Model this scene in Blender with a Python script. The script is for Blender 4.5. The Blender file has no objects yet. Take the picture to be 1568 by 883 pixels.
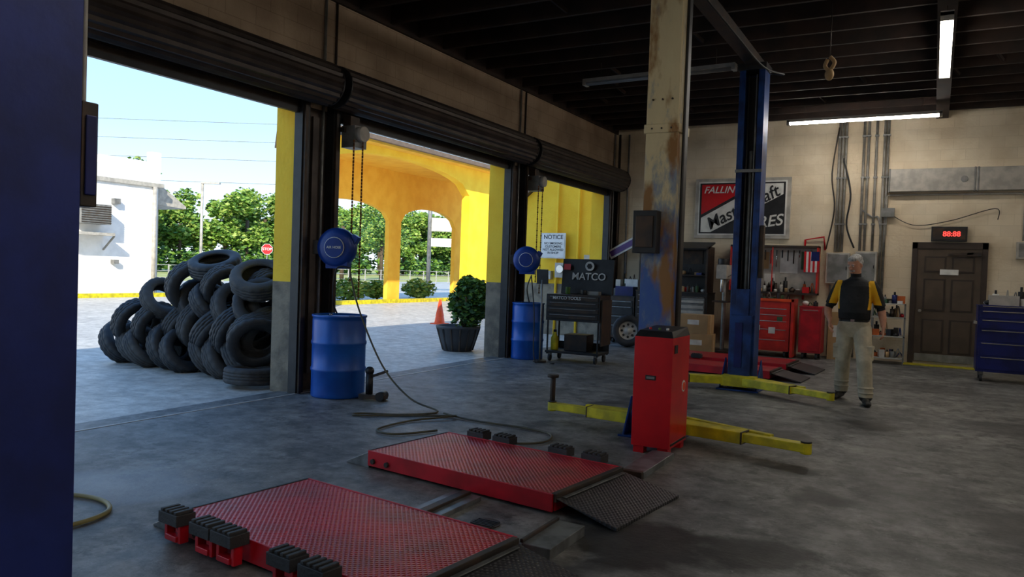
import bpy, math, random
from mathutils import Vector, Matrix, Quaternion
random.seed(7)
scene=bpy.context.scene
try:
    scene.view_settings.view_transform='Standard'
except Exception: pass

def S(r,g,b):
    def c(x):
        x/=255.0
        return x/12.92 if x<=0.04045 else ((x+0.055)/1.055)**2.4
    return (c(r),c(g),c(b),1.0)

def M(name,c,rough=.5,metal=0.0,c2=None,scale=6,bump=0.0,bscale=40,lo=.4,hi=.62,emit=0,detail=6):
    m=bpy.data.materials.new(name); m.use_nodes=True
    nt=m.node_tree; b=nt.nodes['Principled BSDF']
    b.inputs['Base Color'].default_value=c
    b.inputs['Roughness'].default_value=rough
    b.inputs['Metallic'].default_value=metal
    if emit:
        b.inputs['Emission Color'].default_value=c
        b.inputs['Emission Strength'].default_value=emit
    tc=nt.nodes.new('ShaderNodeTexCoord')
    if c2 is None: c2=tuple(x*.8 for x in c[:3])+(1,)
    n=nt.nodes.new('ShaderNodeTexNoise'); n.inputs['Scale'].default_value=scale; n.inputs['Detail'].default_value=detail
    nt.links.new(tc.outputs['Object'],n.inputs['Vector'])
    r=nt.nodes.new('ShaderNodeValToRGB'); r.color_ramp.elements[0].position=lo; r.color_ramp.elements[1].position=hi
    r.color_ramp.elements[0].color=c; r.color_ramp.elements[1].color=c2
    nt.links.new(n.outputs['Fac'],r.inputs['Fac']); nt.links.new(r.outputs['Color'],b.inputs['Base Color'])
    if bump:
        n2=nt.nodes.new('ShaderNodeTexNoise'); n2.inputs['Scale'].default_value=bscale; n2.inputs['Detail'].default_value=4
        nt.links.new(tc.outputs['Object'],n2.inputs['Vector'])
        bp=nt.nodes.new('ShaderNodeBump'); bp.inputs['Strength'].default_value=bump; bp.inputs['Distance'].default_value=.02
        nt.links.new(n2.outputs['Fac'],bp.inputs['Height']); nt.links.new(bp.outputs['Normal'],b.inputs['Normal'])
    return m

def block_mat(name,c,c2,mortar,axis):
    m=M(name,c,.85,0,c2,1.5,.3,25)
    nt=m.node_tree; b=nt.nodes['Principled BSDF']
    tc=nt.nodes.new('ShaderNodeTexCoord'); sp=nt.nodes.new('ShaderNodeSeparateXYZ'); cb=nt.nodes.new('ShaderNodeCombineXYZ')
    nt.links.new(tc.outputs['Object'],sp.inputs[0])
    nt.links.new(sp.outputs[axis],cb.inputs[0]); nt.links.new(sp.outputs[2],cb.inputs[1])
    br=nt.nodes.new('ShaderNodeTexBrick'); br.inputs['Scale'].default_value=1.0
    br.inputs['Brick Width'].default_value=.4; br.inputs['Row Height'].default_value=.2
    br.inputs['Mortar Size'].default_value=.006; br.inputs['Mortar Smooth'].default_value=.4
    br.inputs['Color1'].default_value=(1,1,1,1); br.inputs['Color2'].default_value=(.93,.93,.93,1); br.inputs['Mortar'].default_value=mortar
    nt.links.new(cb.outputs[0],br.inputs['Vector'])
    mx=nt.nodes.new('ShaderNodeMix'); mx.data_type='RGBA'; mx.blend_type='MULTIPLY'; mx.inputs[0].default_value=1
    src=b.inputs['Base Color'].links[0].from_socket
    nt.links.new(src,mx.inputs[6]); nt.links.new(br.outputs['Color'],mx.inputs[7]); nt.links.new(mx.outputs[2],b.inputs['Base Color'])
    return m

def plate_mat(name,c,c2,rough=.4,metal=.2,sc=13,st=.7):
    m=M(name,c,rough,metal,c2,3,lo=.45,hi=.75)
    nt=m.node_tree; b=nt.nodes['Principled BSDF']
    tc=nt.nodes.new('ShaderNodeTexCoord')
    outs=[]
    for s in (1,-1):
        mp=nt.nodes.new('ShaderNodeMapping'); mp.inputs['Rotation'].default_value=(0,0,s*math.radians(45))
        w=nt.nodes.new('ShaderNodeTexWave'); w.wave_type='BANDS'; w.bands_direction='X'; w.inputs['Scale'].default_value=sc
        nt.links.new(tc.outputs['Object'],mp.inputs[0]); nt.links.new(mp.outputs[0],w.inputs[0]); outs.append(w.outputs['Fac'])
    mu=nt.nodes.new('ShaderNodeMath'); mu.operation='MULTIPLY'
    nt.links.new(outs[0],mu.inputs[0]); nt.links.new(outs[1],mu.inputs[1])
    bp=nt.nodes.new('ShaderNodeBump'); bp.inputs['Strength'].default_value=st; bp.inputs['Distance'].default_value=.006
    nt.links.new(mu.outputs[0],bp.inputs['Height']); nt.links.new(bp.outputs['Normal'],b.inputs['Normal'])
    return m

class MB:
    def __init__(s): s.v=[];s.f=[];s.m=[];s.sm=[];s.mats=[];s.X=Matrix.Identity(4)
    def mi(s,mat):
        if mat not in s.mats: s.mats.append(mat)
        return s.mats.index(mat)
    def add(s,vs,fs,mat,smooth=False):
        o=len(s.v); i=s.mi(mat)
        s.v+= [tuple(s.X@Vector(v)) for v in vs]
        for f in fs: s.f.append(tuple(a+o for a in f)); s.m.append(i); s.sm.append(smooth)
    def hexa(s,vs,mat): s.add(vs,[(0,3,2,1),(4,5,6,7),(0,1,5,4),(1,2,6,5),(2,3,7,6),(3,0,4,7)],mat)
    def bx(s,x0,x1,y0,y1,z0,z1,mat):
        s.hexa([(x0,y0,z0),(x1,y0,z0),(x1,y1,z0),(x0,y1,z0),(x0,y0,z1),(x1,y0,z1),(x1,y1,z1),(x0,y1,z1)],mat)
    def box(s,c,d,mat,rot=(0,0,0)):
        R=Matrix.Translation(c)@Matrix.Rotation(rot[2],4,'Z')@Matrix.Rotation(rot[1],4,'Y')@Matrix.Rotation(rot[0],4,'X')
        x,y,z=[a/2 for a in d]
        s.hexa([tuple(R@Vector(p)) for p in [(-x,-y,-z),(x,-y,-z),(x,y,-z),(-x,y,-z),(-x,-y,z),(x,-y,z),(x,y,z),(-x,y,z)]],mat)
    def beam(s,p0,p1,w,h,mat,w2=None,h2=None):
        p0=Vector(p0);p1=Vector(p1);d=(p1-p0).normalized(); up=Vector((0,0,1))
        if abs(d.z)>.95: up=Vector((0,1,0))
        sd=d.cross(up).normalized(); u=sd.cross(d)
        w2=w2 or w;h2=h2 or h
        vs=[]
        for p,a,b in ((p0,w/2,h/2),(p1,w2/2,h2/2)):
            vs+=[p-sd*a-u*b,p+sd*a-u*b,p+sd*a+u*b,p-sd*a+u*b]
        s.add(vs,[(0,1,2,3),(7,6,5,4),(0,4,5,1),(1,5,6,2),(2,6,7,3),(3,7,4,0)],mat)
    def cyl(s,p0,p1,r,mat,r2=None,n=20,smooth=True):
        p0=Vector(p0);p1=Vector(p1); r2=r if r2 is None else r2
        q=(p1-p0).to_track_quat('Z','Y'); vs=[]
        for p,a in((p0,r),(p1,r2)):
            for i in range(n):
                t=2*math.pi*i/n; vs.append(p+q@Vector((math.cos(t)*a,math.sin(t)*a,0)))
        s.add(vs,[(i,(i+1)%n,n+(i+1)%n,n+i) for i in range(n)]+[tuple(range(n-1,-1,-1)),tuple(range(n,2*n))],mat,smooth)
        if smooth:
            s.sm[-1]=False;s.sm[-2]=False
    def tube(s,pts,r,mat,n=8,sub=6,closed=False):
        P=[Vector(p) for p in pts]
        if sub>1 and len(P)>2:
            Q=[]
            for i in range(len(P)-1):
                a=P[max(i-1,0)];b=P[i];c=P[i+1];d=P[min(i+2,len(P)-1)]
                for k in range(sub):
                    t=k/sub
                    Q.append(.5*((2*b)+(c-a)*t+(2*a-5*b+4*c-d)*t*t+(3*b-a-3*c+d)*t**3))
            Q.append(P[-1]);P=Q
        R=r if isinstance(r,(list,tuple)) else [r]*len(P)
        vs=[];pq=None
        for i,p in enumerate(P):
            d=(P[min(i+1,len(P)-1)]-P[max(i-1,0)]).normalized()
            if pq is None: q=d.to_track_quat('Z','Y')
            else: q=(pq@Vector((0,0,1))).rotation_difference(d)@pq
            pq=q
            for k in range(n):
                t=2*math.pi*k/n; vs.append(p+q@Vector((math.cos(t)*R[i],math.sin(t)*R[i],0)))
        fs=[(i*n+k,i*n+(k+1)%n,(i+1)*n+(k+1)%n,(i+1)*n+k) for i in range(len(P)-1) for k in range(n)]
        fs+=[tuple(range(n-1,-1,-1)),tuple(range((len(P)-1)*n,len(P)*n))]
        s.add(vs,fs,mat,True)
    def lathe(s,prof,mat,n=32,mod=None,smooth=True,T=None):
        vs=[]
        for j,(r,z) in enumerate(prof):
            for i in range(n):
                t=2*math.pi*i/n; rr=r+(mod(i,j) if mod else 0)
                p=Vector((rr*math.cos(t),rr*math.sin(t),z)); vs.append(T@p if T else p)
        fs=[(j*n+i,j*n+(i+1)%n,(j+1)*n+(i+1)%n,(j+1)*n+i) for j in range(len(prof)-1) for i in range(n)]
        s.add(vs,fs,mat,smooth)
    def disc(s,c,r,nrm,mat,n=24,th=.005):
        c=Vector(c);nrm=Vector(nrm).normalized(); s.cyl(c-nrm*th/2,c+nrm*th/2,r,mat,n=n)
    def ell(s,c,r,mat,n=16,m=10,T=None):
        vs=[];
        for j in range(m+1):
            a=math.pi*(j+.0)/m; a=min(max(a,.02),math.pi-.02)
            for i in range(n):
                t=2*math.pi*i/n
                p=Vector((c[0]+r[0]*math.sin(a)*math.cos(t),c[1]+r[1]*math.sin(a)*math.sin(t),c[2]-r[2]*math.cos(a)))
                vs.append(T@p if T else p)
        fs=[(j*n+i,j*n+(i+1)%n,(j+1)*n+(i+1)%n,(j+1)*n+i) for j in range(m) for i in range(n)]
        fs+=[tuple(range(n-1,-1,-1)),tuple(range(m*n,m*n+n))]
        s.add(vs,fs,mat,True)
    def prism(s,poly,plane,a,b,mat):
        def P(p,t): return {'x':(t,p[0],p[1]),'y':(p[0],t,p[1]),'z':(p[0],p[1],t)}[plane]
        n=len(poly); vs=[P(p,a) for p in poly]+[P(p,b) for p in poly]
        s.add(vs,[tuple(range(n-1,-1,-1)),tuple(range(n,2*n))]+[(i,(i+1)%n,n+(i+1)%n,n+i) for i in range(n)],mat)
    def leaves(s,c,r,count,size,mats,shell=.55):
        for _ in range(count):
            d=Vector((random.gauss(0,1),random.gauss(0,1),random.gauss(0,1))).normalized()*(shell+(1-shell)*random.random())
            p=Vector((c[0]+d.x*r[0],c[1]+d.y*r[1],c[2]+d.z*r[2]))
            q=Vector((random.gauss(0,1),random.gauss(0,1),random.gauss(0,1))).normalized().to_track_quat('Z','Y')
            a=size*random.uniform(.6,1.3);b=a*random.uniform(.35,.8)
            s.add([p+q@Vector(v) for v in ((-a,0,0),(0,-b,0),(a,0,0),(0,b,a*.2))],[(0,1,2,3)],random.choice(mats))
    def done(s,name,loc=(0,0,0),rz=0,bevel=0,parent=None,fix=True):
        me=bpy.data.meshes.new(name); me.from_pydata([tuple(v) for v in s.v],[],s.f)
        for m in s.mats: me.materials.append(m)
        me.polygons.foreach_set('material_index',s.m); me.polygons.foreach_set('use_smooth',s.sm)
        me.update()
        o=bpy.data.objects.new(name,me); bpy.context.collection.objects.link(o)
        o.location=loc;o.rotation_euler=(0,0,rz)
        if bevel:
            b=o.modifiers.new('bevel','BEVEL');b.width=bevel;b.segments=2;b.limit_method='ANGLE';b.angle_limit=math.radians(50)
        if parent: o.parent=parent
        return o

def empty(name,loc=(0,0,0)):
    e=bpy.data.objects.new(name,None); bpy.context.collection.objects.link(e); e.location=loc; return e
def text(name,body,size,loc,rot,mat,parent,ext=.003,shear=0,sx=1):
    c=bpy.data.curves.new(name,'FONT'); c.body=body;c.size=size;c.extrude=ext;c.align_x='CENTER';c.align_y='CENTER';c.shear=shear
    c.offset=size*.012
    c.materials.append(mat); o=bpy.data.objects.new(name,c); bpy.context.collection.objects.link(o)
    o.location=loc;o.rotation_euler=rot;o.scale=(sx,1,1);o.parent=parent; return o
H=math.pi/2
# ---------------- materials
yel=M('yellow_stucco',S(252,208,52),.8,0,S(246,196,40),2,.35,30)
yel_in=M('yellow_stucco_glow',S(252,198,66),.8,0,S(244,184,54),2,.35,30)  # same stucco, warmer colour paints the sunlit glow inside the portico
greyblk=M('grey_block',S(140,130,112),.9,0,S(108,100,88),5,.5,30)
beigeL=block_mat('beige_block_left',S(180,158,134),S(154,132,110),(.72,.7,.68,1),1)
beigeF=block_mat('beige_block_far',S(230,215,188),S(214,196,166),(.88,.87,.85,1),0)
steel=M('dark_steel',S(52,48,46),.5,.4,S(76,60,48),6)
black=M('black_paint',S(26,26,28),.45,.1,S(38,38,40),8)
drumsteel=M('door_steel_brown',S(72,62,56),.45,.3,S(54,46,42),4)
grey=M('grey_metal',S(140,140,138),.45,.4,S(115,115,112),6)
pipeg=M('conduit_grey',S(150,146,138),.5,.2,S(112,108,102),6)
lgrey=M('light_grey_metal',S(185,180,170),.5,.1,S(160,156,148),6)
chrome=M('chrome',S(200,200,200),.2,.9)
rubber=M('tire_rubber',S(48,49,52),.6,0,S(34,35,37),5,.2,60)
rubber2=M('tire_rubber_dusty',S(74,74,74),.75,0,S(48,49,51),3,.2,60)
blue=M('drum_blue',S(14,88,178),.35,.1,S(10,70,152),3)
blued=M('reel_blue',S(14,58,140),.35,.1)
postblue=M('lift_post_blue',S(24,44,120),.5,.1,S(17,34,96),4,.05)
bluefar=M('lift_blue',S(24,66,132),.4,.2,S(12,38,86),5)
navy=M('chest_navy',S(18,32,104),.35,.2,S(12,24,80),5)
red=M('power_unit_red',S(206,16,28),.35,.1,S(186,12,24),3)
redp=plate_mat('red_tread_plate',S(190,38,52),S(140,54,56),.34,.3)
redside=M('red_side',S(200,14,36),.4,.1,S(160,12,26),4)
blkp=plate_mat('black_tread_plate',S(58,58,62),S(76,74,74),.45,.4)
galv=M('galvanised',S(130,134,136),.4,.5,S(96,98,100),8)
armY=M('arm_yellow',S(220,206,34),.5,.1,S(176,166,34),7)
orange=M('cone_orange',S(250,80,16),.5)
white=M('white_paint',S(238,238,238),.6,0,S(226,226,226),3)
cream=M('paper_white',S(225,225,220),.6)
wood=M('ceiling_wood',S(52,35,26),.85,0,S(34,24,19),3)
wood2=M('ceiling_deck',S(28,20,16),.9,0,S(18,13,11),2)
cardb=M('cardboard',S(176,144,102),.85,0,S(156,128,90),3)
brown=M('door_brown',S(84,70,56),.5,0,S(72,60,48),3)
browndk=M('door_frame_brown',S(58,46,38),.5)
hose=M('air_hose',S(84,78,56),.6,0,S(58,56,44),5)
hoseb=M('black_hose',S(24,24,24),.6)
hosey=M('yellow_hose',S(150,140,90),.5)
rust=M('rust_chain',S(150,92,40),.7,.3,S(90,60,35),20)
leafA=M('leaf_a',S(110,148,52),.6);leafB=M('leaf_b',S(78,118,44),.6);leafC=M('leaf_c',S(152,174,80),.6);leafD=M('leaf_dark',S(42,82,34),.6)
bark=M('bark',S(90,76,60),.9)
grass=M('grass',S(150,160,84),.95,0,S(176,172,116),.5)
glass=M('tube_glow',(1,.95,.88,1),.5,emit=44)
tubeoff=M('tube_off',S(150,150,148),.4)
tan_=M('khaki',S(190,180,156),.85,0,S(170,160,138),9,.4,14)
skin=M('skin',S(206,150,122),.55,0,S(190,132,106),12)
hairm=M('hair_grey',S(190,188,184),.7,0,S(128,124,120),60)
shirtB=M('shirt_black',S(20,20,22),.8,0,S(30,30,32),8,.3,20)
shirtY=M('shirt_yellow',S(244,184,22),.8,0,S(228,168,16),8,.3,20)
shoe=M('shoe_black',S(18,18,18),.45)
roofm=M('roof_brown',S(110,92,78),.8)
ledred=M('led_red',(1,.05,.04,1),.4,emit=2.5)
mutedg=M('item_green',S(60,96,62),.6);mutedo=M('item_orange',S(196,96,36),.6)

def worn_post():
    m=bpy.data.materials.new('worn_post_paint');m.use_nodes=True;nt=m.node_tree;b=nt.nodes['Principled BSDF'];b.inputs['Roughness'].default_value=.55
    tc=nt.nodes.new('ShaderNodeTexCoord');sp=nt.nodes.new('ShaderNodeSeparateXYZ');nt.links.new(tc.outputs['Object'],sp.inputs[0])
    n=nt.nodes.new('ShaderNodeTexNoise');n.inputs['Scale'].default_value=5;n.inputs['Detail'].default_value=8;n.inputs['Roughness'].default_value=.65
    mp=nt.nodes.new('ShaderNodeMapping');mp.inputs['Scale'].default_value=(1.6,1.6,.7);nt.links.new(tc.outputs['Object'],mp.inputs[0]);nt.links.new(mp.outputs[0],n.inputs['Vector'])
    mr=nt.nodes.new('ShaderNodeMapRange');mr.inputs[1].default_value=1.3;mr.inputs[2].default_value=3.0;mr.inputs[3].default_value=.2;mr.inputs[4].default_value=-.2
    nt.links.new(sp.outputs[2],mr.inputs[0])
    ad=nt.nodes.new('ShaderNodeMath');ad.operation='ADD';nt.links.new(n.outputs['Fac'],ad.inputs[0]);nt.links.new(mr.outputs[0],ad.inputs[1])
    r=nt.nodes.new('ShaderNodeValToRGB');e=r.color_ramp.elements
    e[0].position=.0;e[0].color=S(214,200,158);e[1].position=1;e[1].color=S(34,78,170)
    for p,c in((.38,S(206,190,148)),(.48,S(160,158,146)),(.55,S(128,138,152)),(.66,S(64,98,158))):
        x=e.new(p);x.color=c
    nt.links.new(ad.outputs[0],r.inputs[0])
    n2=nt.nodes.new('ShaderNodeTexNoise');n2.inputs['Scale'].default_value=3.2;n2.inputs['Detail'].default_value=9;nt.links.new(mp.outputs[0],n2.inputs['Vector'])
    r2=nt.nodes.new('ShaderNodeValToRGB');r2.color_ramp.elements[0].position=.54;r2.color_ramp.elements[1].position=.66
    nt.links.new(n2.outputs['Fac'],r2.inputs[0])
    mx=nt.nodes.new('ShaderNodeMix');mx.data_type='RGBA';nt.links.new(r2.outputs[0],mx.inputs[0]);nt.links.new(r.outputs[0],mx.inputs[6]);mx.inputs[7].default_value=S(140,98,48)
    nt.links.new(mx.outputs[2],b.inputs['Base Color']);return m
worn=worn_post()

def floor_mat(name,base,dark,light,stains_and_sheen=(),speck=False):
    m=bpy.data.materials.new(name);m.use_nodes=True;nt=m.node_tree;b=nt.nodes['Principled BSDF']
    tc=nt.nodes.new('ShaderNodeTexCoord')
    def noise(s,d=8,rg=.6):
        n=nt.nodes.new('ShaderNodeTexNoise');n.inputs['Scale'].default_value=s;n.inputs['Detail'].default_value=d;n.inputs['Roughness'].default_value=rg
        nt.links.new(tc.outputs['Object'],n.inputs['Vector']);return n.outputs['Fac']
    r=nt.nodes.new('ShaderNodeValToRGB');e=r.color_ramp.elements
    e[0].position=.32;e[0].color=dark;e[1].position=.68;e[1].color=light;x=e.new(.5);x.color=base
    nt.links.new(noise(.9,10,.7),r.inputs[0])
    r2=nt.nodes.new('ShaderNodeValToRGB');lo_=.42 if speck else .7;r2.color_ramp.elements[0].position=.38;r2.color_ramp.elements[0].color=(lo_,lo_,lo_,1);r2.color_ramp.elements[1].position=.62;r2.color_ramp.elements[1].color=(1.3,1.3,1.3,1)
    nt.links.new(noise(5,12,.75),r2.inputs[0])
    mx=nt.nodes.new('ShaderNodeMix');mx.data_type='RGBA';mx.blend_type='MULTIPLY';mx.inputs[0].default_value=1
    nt.links.new(r.outputs[0],mx.inputs[6]);nt.links.new(r2.outputs[0],mx.inputs[7])
    cur=mx.outputs[2]; rough=nt.nodes.new('ShaderNodeMapRange');rough.inputs[3].default_value=.36;rough.inputs[4].default_value=.68
    nt.links.new(noise(2.2),rough.inputs[0]); rcur=rough.outputs[0]
    if speck:
        for sc,th,col,amt in((16,.66,S(196,198,200),.6),(3.1,.58,S(42,41,40),.7),(1.3,.60,S(50,49,48),.5),(1.7,.62,S(160,160,156),.4)):
            rr=nt.nodes.new('ShaderNodeValToRGB');rr.color_ramp.elements[0].position=th-.03;rr.color_ramp.elements[1].position=th+.05;rr.color_ramp.elements[0].color=(0,0,0,1);rr.color_ramp.elements[1].color=(amt,amt,amt,1)
            nt.links.new(noise(sc,6,.75),rr.inputs[0])
            k=nt.nodes.new('ShaderNodeMix');k.data_type='RGBA';nt.links.new(rr.outputs[0],k.inputs[0]);nt.links.new(cur,k.inputs[6]);k.inputs[7].default_value=col;cur=k.outputs[2]
    for (sx,sy,sr,c,strength) in stains_and_sheen:
        nv=nt.nodes.new('ShaderNodeTexNoise');nv.inputs['Scale'].default_value=2.5;nv.inputs['Detail'].default_value=6;nt.links.new(tc.outputs['Object'],nv.inputs['Vector'])
        dv=nt.nodes.new('ShaderNodeVectorMath');dv.operation='DISTANCE';nt.links.new(tc.outputs['Object'],dv.inputs[0]);dv.inputs[1].default_value=(sx,sy,0)
        a=nt.nodes.new('ShaderNodeMath');a.operation='MULTIPLY_ADD';nt.links.new(nv.outputs['Fac'],a.inputs[0]);a.inputs[1].default_value=sr*1.6;nt.links.new(dv.outputs['Value'],a.inputs[2])
        mr=nt.nodes.new('ShaderNodeMapRange');mr.inputs[1].default_value=sr*1.45;mr.inputs[2].default_value=sr*1.9;mr.inputs[3].default_value=strength;mr.inputs[4].default_value=0
        nt.links.new(a.outputs[0],mr.inputs[0])
        k=nt.nodes.new('ShaderNodeMix');k.data_type='RGBA';nt.links.new(mr.outputs[0],k.inputs[0]);nt.links.new(cur,k.inputs[6]);k.inputs[7].default_value=c;cur=k.outputs[2]
    nt.links.new(cur,b.inputs['Base Color']);nt.links.new(rcur,b.inputs['Roughness'])
    bp=nt.nodes.new('ShaderNodeBump');bp.inputs['Strength'].default_value=.3;bp.inputs['Distance'].default_value=.01
    nt.links.new(noise(30,6),bp.inputs['Height']);nt.links.new(bp.outputs['Normal'],b.inputs['Normal'])
    return m
dk=S(20,20,21)
fl=floor_mat('shop_concrete',S(114,113,110),S(84,83,81),S(144,142,137),
   [(-1.35,4.1,.48,dk,.9),(-.8,4.3,.36,dk,.85),(-1.2,7.6,.35,S(52,44,36),.75),(-1.7,3.2,.5,S(46,46,46),.7),(-4.6,3.2,.45,S(156,166,178),.5),(.8,9.5,.5,S(52,51,50),.6),(-.5,8.8,.35,S(40,38,36),.7),(-2.8,8.6,.5,S(52,52,52),.6),(-3.2,8.2,.3,S(44,44,44),.6),(0.6,5.6,.45,S(50,49,48),.6),(1.2,7.2,.5,S(54,54,54),.6),(-2.5,2.0,.3,S(46,46,46),.6),(.0,12.5,.6,S(58,56,54),.5),(-.6,5.6,.25,S(38,37,36),.75),(-1.0,3.2,.35,S(40,40,40),.6),(-.9,6.3,.22,S(34,33,32),.75)],True)  # pale blue spot is a painted floor reflection, the rest are stains
apron=floor_mat('apron_concrete',S(182,178,170),S(166,162,155),S(196,192,183))

# ---------------- room shell
XL=-6.45; YF=16.3; ZC=4.72
b=MB();b.bx(-6.6,6,-5,YF,-.2,0,fl);b.done('floor')
b=MB();b.bx(-6.33,-6.3,-4.9,16.2,0,.004,lgrey);b.done('trim_1')
b=MB()
b.bx(-60,-6.6,-40,90,-.25,-.02,apron);b.done('ground_pavement')
b=MB();b.bx(-160,-44,-60,220,-.3,-.01,grass);b.bx(-44,-6.6,90,220,-.3,-.02,grass);b.done('ground_grass')
b=MB()
piers=[(-5.0,-2.75),(1.6,2.1),(6.45,7.0),(11.3,11.85),(15.75,16.3)]  # gap past the first pier is an unseen bay, added for its daylight
for y0,y1 in piers:
    b.bx(-6.75,XL,y0,y1,-.02,1.27,greyblk); b.bx(-6.75,XL,y0,y1,1.27,3.3,yel)
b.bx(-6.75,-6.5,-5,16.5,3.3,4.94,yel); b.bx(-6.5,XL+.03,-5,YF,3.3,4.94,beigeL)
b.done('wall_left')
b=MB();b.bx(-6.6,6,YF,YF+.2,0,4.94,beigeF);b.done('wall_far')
b=MB();b.bx(6,6.2,-5,YF+.2,0,4.94,beigeF);b.done('wall_right')
b=MB();b.bx(-6.6,6.2,-5.2,-5,0,4.94,beigeF);b.done('wall_near')
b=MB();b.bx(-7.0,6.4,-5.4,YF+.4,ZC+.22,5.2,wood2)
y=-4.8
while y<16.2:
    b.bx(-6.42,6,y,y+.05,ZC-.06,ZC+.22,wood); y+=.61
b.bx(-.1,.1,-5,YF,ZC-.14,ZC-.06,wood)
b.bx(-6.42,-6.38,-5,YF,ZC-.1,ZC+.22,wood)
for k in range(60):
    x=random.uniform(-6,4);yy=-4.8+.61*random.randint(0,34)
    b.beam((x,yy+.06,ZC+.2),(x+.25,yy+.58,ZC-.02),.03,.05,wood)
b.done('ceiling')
b=MB()
for y0,y1 in piers[1:]:
    b.bx(XL,XL+.02,y0-.02,y1+.02,0,3.35,steel)
    for yy in (y0-.04,y1-.08):
        b.bx(XL+.02,XL+.14,yy,yy+.12,0,3.4,black); b.bx(XL+.14,XL+.17,yy+.02,yy+.06,0,3.4,steel)
    b.bx(XL+.02,XL+.05,(y0+y1)/2-.05,(y0+y1)/2+.05,.2,3.2,drumsteel)
    b.cyl((XL+.06,(y0+y1)/2+.1,0),(XL+.06,(y0+y1)/2+.1,4.6),.018,grey,n=8)
    b.cyl((XL+.05,(y0+y1)/2+.3,2.9),(XL+.05,(y0+y1)/2+.3,4.65),.015,steel,n=8)
b.done('trim_door_jambs')
for i,(ya,yb) in enumerate([(-2.75,1.6),(2.1,6.45),(7.0,11.3),(11.85,15.75)]):  # first one hangs over the added, unseen bay
    b=MB(); n=44
    ya2,yb2=ya-.2,yb+.2
    T=Matrix.Translation((-6.17,0,3.54))@Matrix.Rotation(-H,4,'X')
    b.lathe([(0.01,ya2),(.235,ya2),(.235,yb2),(.01,yb2)],drumsteel,n=n,mod=lambda i,j:(.012 if i%2 else -.006) if j in(1,2) else 0,smooth=False,T=T)
    b.lathe([(.0,ya2-.02),(.245,ya2-.02),(.245,ya2),(.0,ya2)],black,n=32,T=T,smooth=False)
    b.lathe([(.0,yb2),(.245,yb2),(.245,yb2+.02),(.0,yb2+.02)],black,n=32,T=T,smooth=False)
    b.cyl((-6.17,ya2-.045,3.54),(-6.17,yb2+.045,3.54),.04,steel)
    z=3.24
    for k in range(5): b.box((-6.39,(ya+yb)/2,z+.04+.075*k),(.02+.01*(k%2),yb-ya,.07),drumsteel)
    b.box((-6.385,(ya+yb)/2,z-.02),(.05,yb-ya,.06),black)
    b.done('door_%d'%(i+1))
for (yy) in (7.16,11.98):
    b=MB()
    b.box((-6.2,yy,3.02),(.2,.22,.26),grey);b.cyl((-6.1,yy-.02,3.05),(-6.02,yy-.02,3.05),.09,lgrey);b.box((-6.25,yy,3.2),(.12,.16,.14),steel)
    b.box((-6.33,yy,3.1),(.2,.3,.06),steel)
    for dx,zz in ((-.02,1.3),(.14,1.1)):
        z=2.95
        while z>zz:
            b.box((-6.08,yy-.12+dx,z),(.008,.022,.035),rust,rot=(0,0,(int(z*30)%2)*H)); z-=.04
    b.done('door_chain_hoist')

# ---------------- fixtures
def fixture(name,p0,p1,lit,n=2,drop=.18):
    b=MB();p0=Vector(p0);p1=Vector(p1);d=(p1-p0).normalized();sd=d.cross(Vector((0,0,1)))
    b.beam(p0,p1,.13,.05,lgrey)
    for k in range(n):
        o=sd*((k-.5)*.08)
        b.cyl(p0+o+d*.04-Vector((0,0,.045)),p1+o-d*.04-Vector((0,0,.045)),.016,glass if lit else tubeoff,n=10)
    for t in(.12,.88):
        q=p0.lerp(p1,t); b.cyl(q,(q.x,q.y,ZC-.145 if abs(q.x)<.2 else ZC-.065),.005,steel,n=6)
    b.beam(p0-Vector((0,0,.03)),p0+d*.05-Vector((0,0,.03)),.13,.08,lgrey);b.beam(p1-d*.05-Vector((0,0,.03)),p1-Vector((0,0,.03)),.13,.08,lgrey)
    return b.done(name)
fixture('unseen_fill_tube',(-2.5,14.8,4.4),(0,14.8,4.4),True)
fixture('unseen_fill_tube',(0,9.4,4.4),(0,12.1,4.4),True)
fixture('unseen_fill_tube',(-4.8,10.75,4.4),(-2.5,10.65,4.4),False)
fixture('unseen_fill_tube',(0,1.5,4.4),(0,4.1,4.4),True)  # unseen fixture above the camera, added to brighten the interior
fixture('unseen_fill_tube',(3.5,5,4.4),(3.5,7.6,4.4),True)  # added out of view on the right, for more room light
fixture('unseen_fill_tube',(3.5,11,4.4),(3.5,13.6,4.4),True)  # another added fill fixture, unseen, further along the right side
fixture('unseen_fill_tube',(3,-2,4.4),(3,.5,4.4),True)  # unseen, added behind the camera to lift the interior light
fixture('unseen_fill_tube',(-3,-2.5,4.4),(-3,0,4.4),True)  # likewise added behind the camera as fill, left side
b=MB();b.cyl((-1.15,9.4,4.66),(-1.15,9.4,4.0),.006,steel,n=6);b.tube([(-1.15,9.4,4.05),(-1.1,9.4,3.98),(-1.15,9.4,3.9),(-1.2,9.4,3.95),(-1.17,9.38,4.02)],.022,cardb);b.ell((-1.15,9.4,3.85),(.05,.04,.07),cardb);b.done('hanging_rope_knot')

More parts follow.
